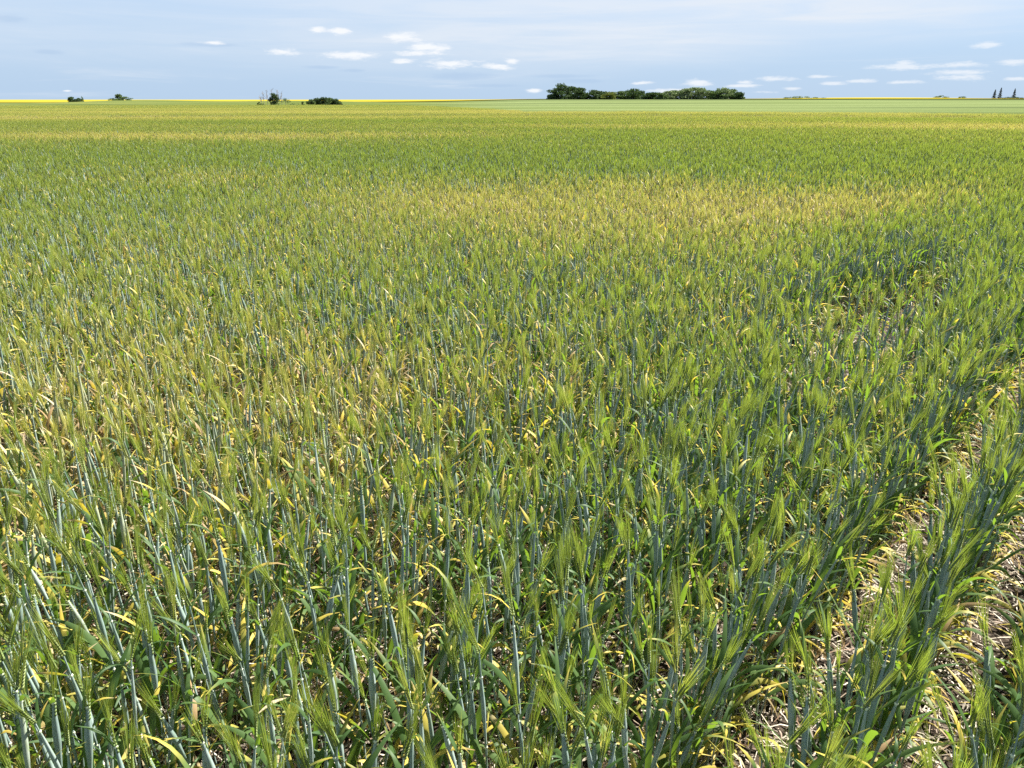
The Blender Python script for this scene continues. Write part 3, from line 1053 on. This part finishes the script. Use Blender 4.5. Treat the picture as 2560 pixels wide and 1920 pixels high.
for i, (px, ty, lean) in enumerate(((660, 226, -.3), (668, 224, .1), (681, 220, .1), (694, 222, .3), (703, 229, .4), (653, 240, -.2))):
    rng = random.Random(500 + i)
    x, y = at(px, 300 + i % 3)
    h = (262 - ty) * 300 / 2184 + .2
    e = link('dead_tree', None); e.location = (x, y, Hs(x, y))
    tag(e, 'bare grey dead tree with thin upright branches beside the dark leafy tree', 'tree', 'bare dead trees')
    mb = MB()
    sp = limb(mb, (0, 0, -.2), (lean * .6, 0, h), .10, .03, rng, .03, 6)
    link('trunk', mb.mesh('trunk', [B_dead]), e)
    mb = MB()
    for k in range(12):
        a = rng.uniform(0, 6.28); z0 = rng.uniform(.35, .95) * h
        b0 = np.array([lean * .6 * z0 / h, 0, z0]); L = rng.uniform(.5, 1.1)
        e2 = b0 + np.array([math.cos(a) * .5, math.sin(a) * .5, .9]) * L
        limb(mb, b0, e2, .042, .016, rng, .08, 3)
        for _ in range(3):
            limb(mb, b0 + (e2 - b0) * rng.uniform(.4, 1), e2 + np.array([rng.gauss(0, .3), rng.gauss(0, .3), rng.uniform(0, .3)]),   .020, .010, rng, .05, 2)
    link('branches', mb.mesh('branches', [B_dead]), e)
for i, (px, h, wp) in enumerate(((777, 2.6, 22), (793, 3.1, 26), (808, 3.4, 28), (824, 3.1, 26), (838, 2.8, 24), (847, 2.0, 16))):
    tree('thicket_tree', 'low dark tree in the dense rounded thicket standing in the barley', 'tree', 'trees of the rounded thicket', px, 300 + (i % 2) * 3, h, wp * .17, F_dark if i % 3 else F_mid, 100 + i, leaves=900, size=.5, crown0=.06)

# two bushes before the yellow strip, and the pair on the knoll
tree('dark_bush', 'larger dark round bush standing before the yellow canola', 'bush', None, 178, 455, 3.6, 4.6, F_dark, 121, leaves=900, size=.6, crown0=.06)
tree('dark_bush', 'smaller dark bush beside the larger one before the yellow canola', 'bush', None, 197, 456, 2.8, 3.6, F_dark, 122, leaves=800, size=.6, crown0=.06)
tree('thin_tree', 'thin upright tree at the edge of the two dark bushes', 'tree', None, 206, 457, 3.6, 1.5, F_mid, 123, leaves=160, size=.4)
tree('knoll_tree', 'round tree on top of the grassy knoll', 'tree', None, 299, 424, 3.0, 4.6, F_mid, 124, leaves=900, size=.55, crown0=.06, sink=-.3)
tree('knoll_bush', 'low spreading bush beside the round tree on the knoll', 'bush', None, 317, 424, 1.9, 5.0, F_mid, 125, leaves=420, size=.4, lobes=7, sink=-.3)
tree('knoll_bush', 'flat scrubby bush at the foot of the grassy knoll', 'bush', None, 285, 420, 1.2, 7.0, F_mid, 126, leaves=380, size=.4, lobes=7, sink=-.3)

# far right: scrub on the skyline, mounds, spruces
for i, px in enumerate((1966, 1984, 2000, 2018, 2038, 2056)):
    tree('skyline_scrub', 'low pale scrub on the skyline of the green field', 'scrub', 'scrub on the skyline', px, 560, (1.7, 2.2, 2.3, 2.1, 1.6, 1.2)[i], 6.5, F_pale, 140 + i, leaves=300, size=.5, lobes=7)
for i, (px, h, w) in enumerate(((2341, 3.0, 7), (2352, 3.6, 8), (2363, 2.6, 7))):
    tree('mound_bush', 'rounded bush of the wider mound in the far canola', 'bush', 'bushes of the wider mound', px, 760, h, w, F_yel if i != 1 else F_mid, 150 + i, leaves=400, size=.55, lobes=7)
for i, (px, h, w) in enumerate(((2400, 2.6, 5), (2408, 2.7, 5))):
    tree('mound_bush', 'rounded bush of the small mound in the far canola', 'bush', 'bushes of the small mound', px, 760, h, w, F_mid, 160 + i, leaves=350, size=.55, lobes=6)


def spruce(px, d, h, w, seed, label):
    rng = random.Random(seed)
    x, y = at(px, d)
    e = link('spruce_tree', None); e.location = (x, y, Hs(x, y))
    tag(e, label, 'spruce', 'pointed spruces')
    mb = MB()
    limb(mb, (0, 0, -.3), (0, 0, h), .14, .02, rng, .0, 6)
    link('trunk', mb.mesh('trunk', [B_bark]), e)
    mb = MB()
    for i in range(900):
        s = rng.random() ** 1.25
        z = h * (0.08 + .92 * s)
        rr = w * .5 * (1 - s) ** .8 * (0.75 + .25 * math.sin(s * 40)) * rng.uniform(.3, 1.05) + .05
        a = rng.uniform(0, 6.28)
        p = np.array([math.cos(a) * rr, math.sin(a) * rr, z - rr * .25])
        o = np.array([math.cos(a), math.sin(a), -.35]); q = np.array([-math.sin(a), math.cos(a), rng.gauss(0, .5)])
        L = .6 * rng.uniform(.6, 1.2)
        mb.add([tuple(p - o * L * .5), tuple(p - q * L * .3), tuple(p + o * L * .6), tuple(p + q * L * .3)], [(0, 1, 2, 3)], 0, [(0, rng.random(), 0)] * 4)
    link('crown', mb.mesh('crown', [F_spr], False), e)


spruce(2484, 740, 7.6, 4.2, 171, 'slender spruce with broken top, farther from the low scrub')
spruce(2498, 742, 9.0, 4.4, 172, 'tallest slender spruce next to another by the canola')
spruce(2533, 745, 8.2, 4.2, 173, 'lone spruce rising out of low dark scrub')
for i, (px, h, w) in enumerate(((2508, 1.7, 7), (2517, 2.3, 8), (2529, 2.2, 7), (2541, 2.2, 8), (2553, 1.8, 6))):
    tree('dark_scrub', 'low dark scrub at the feet of the pointed spruces', 'scrub', 'scrub by the spruces', px, 738, h, w, F_dark, 180 + i, leaves=300, size=.5, lobes=6)
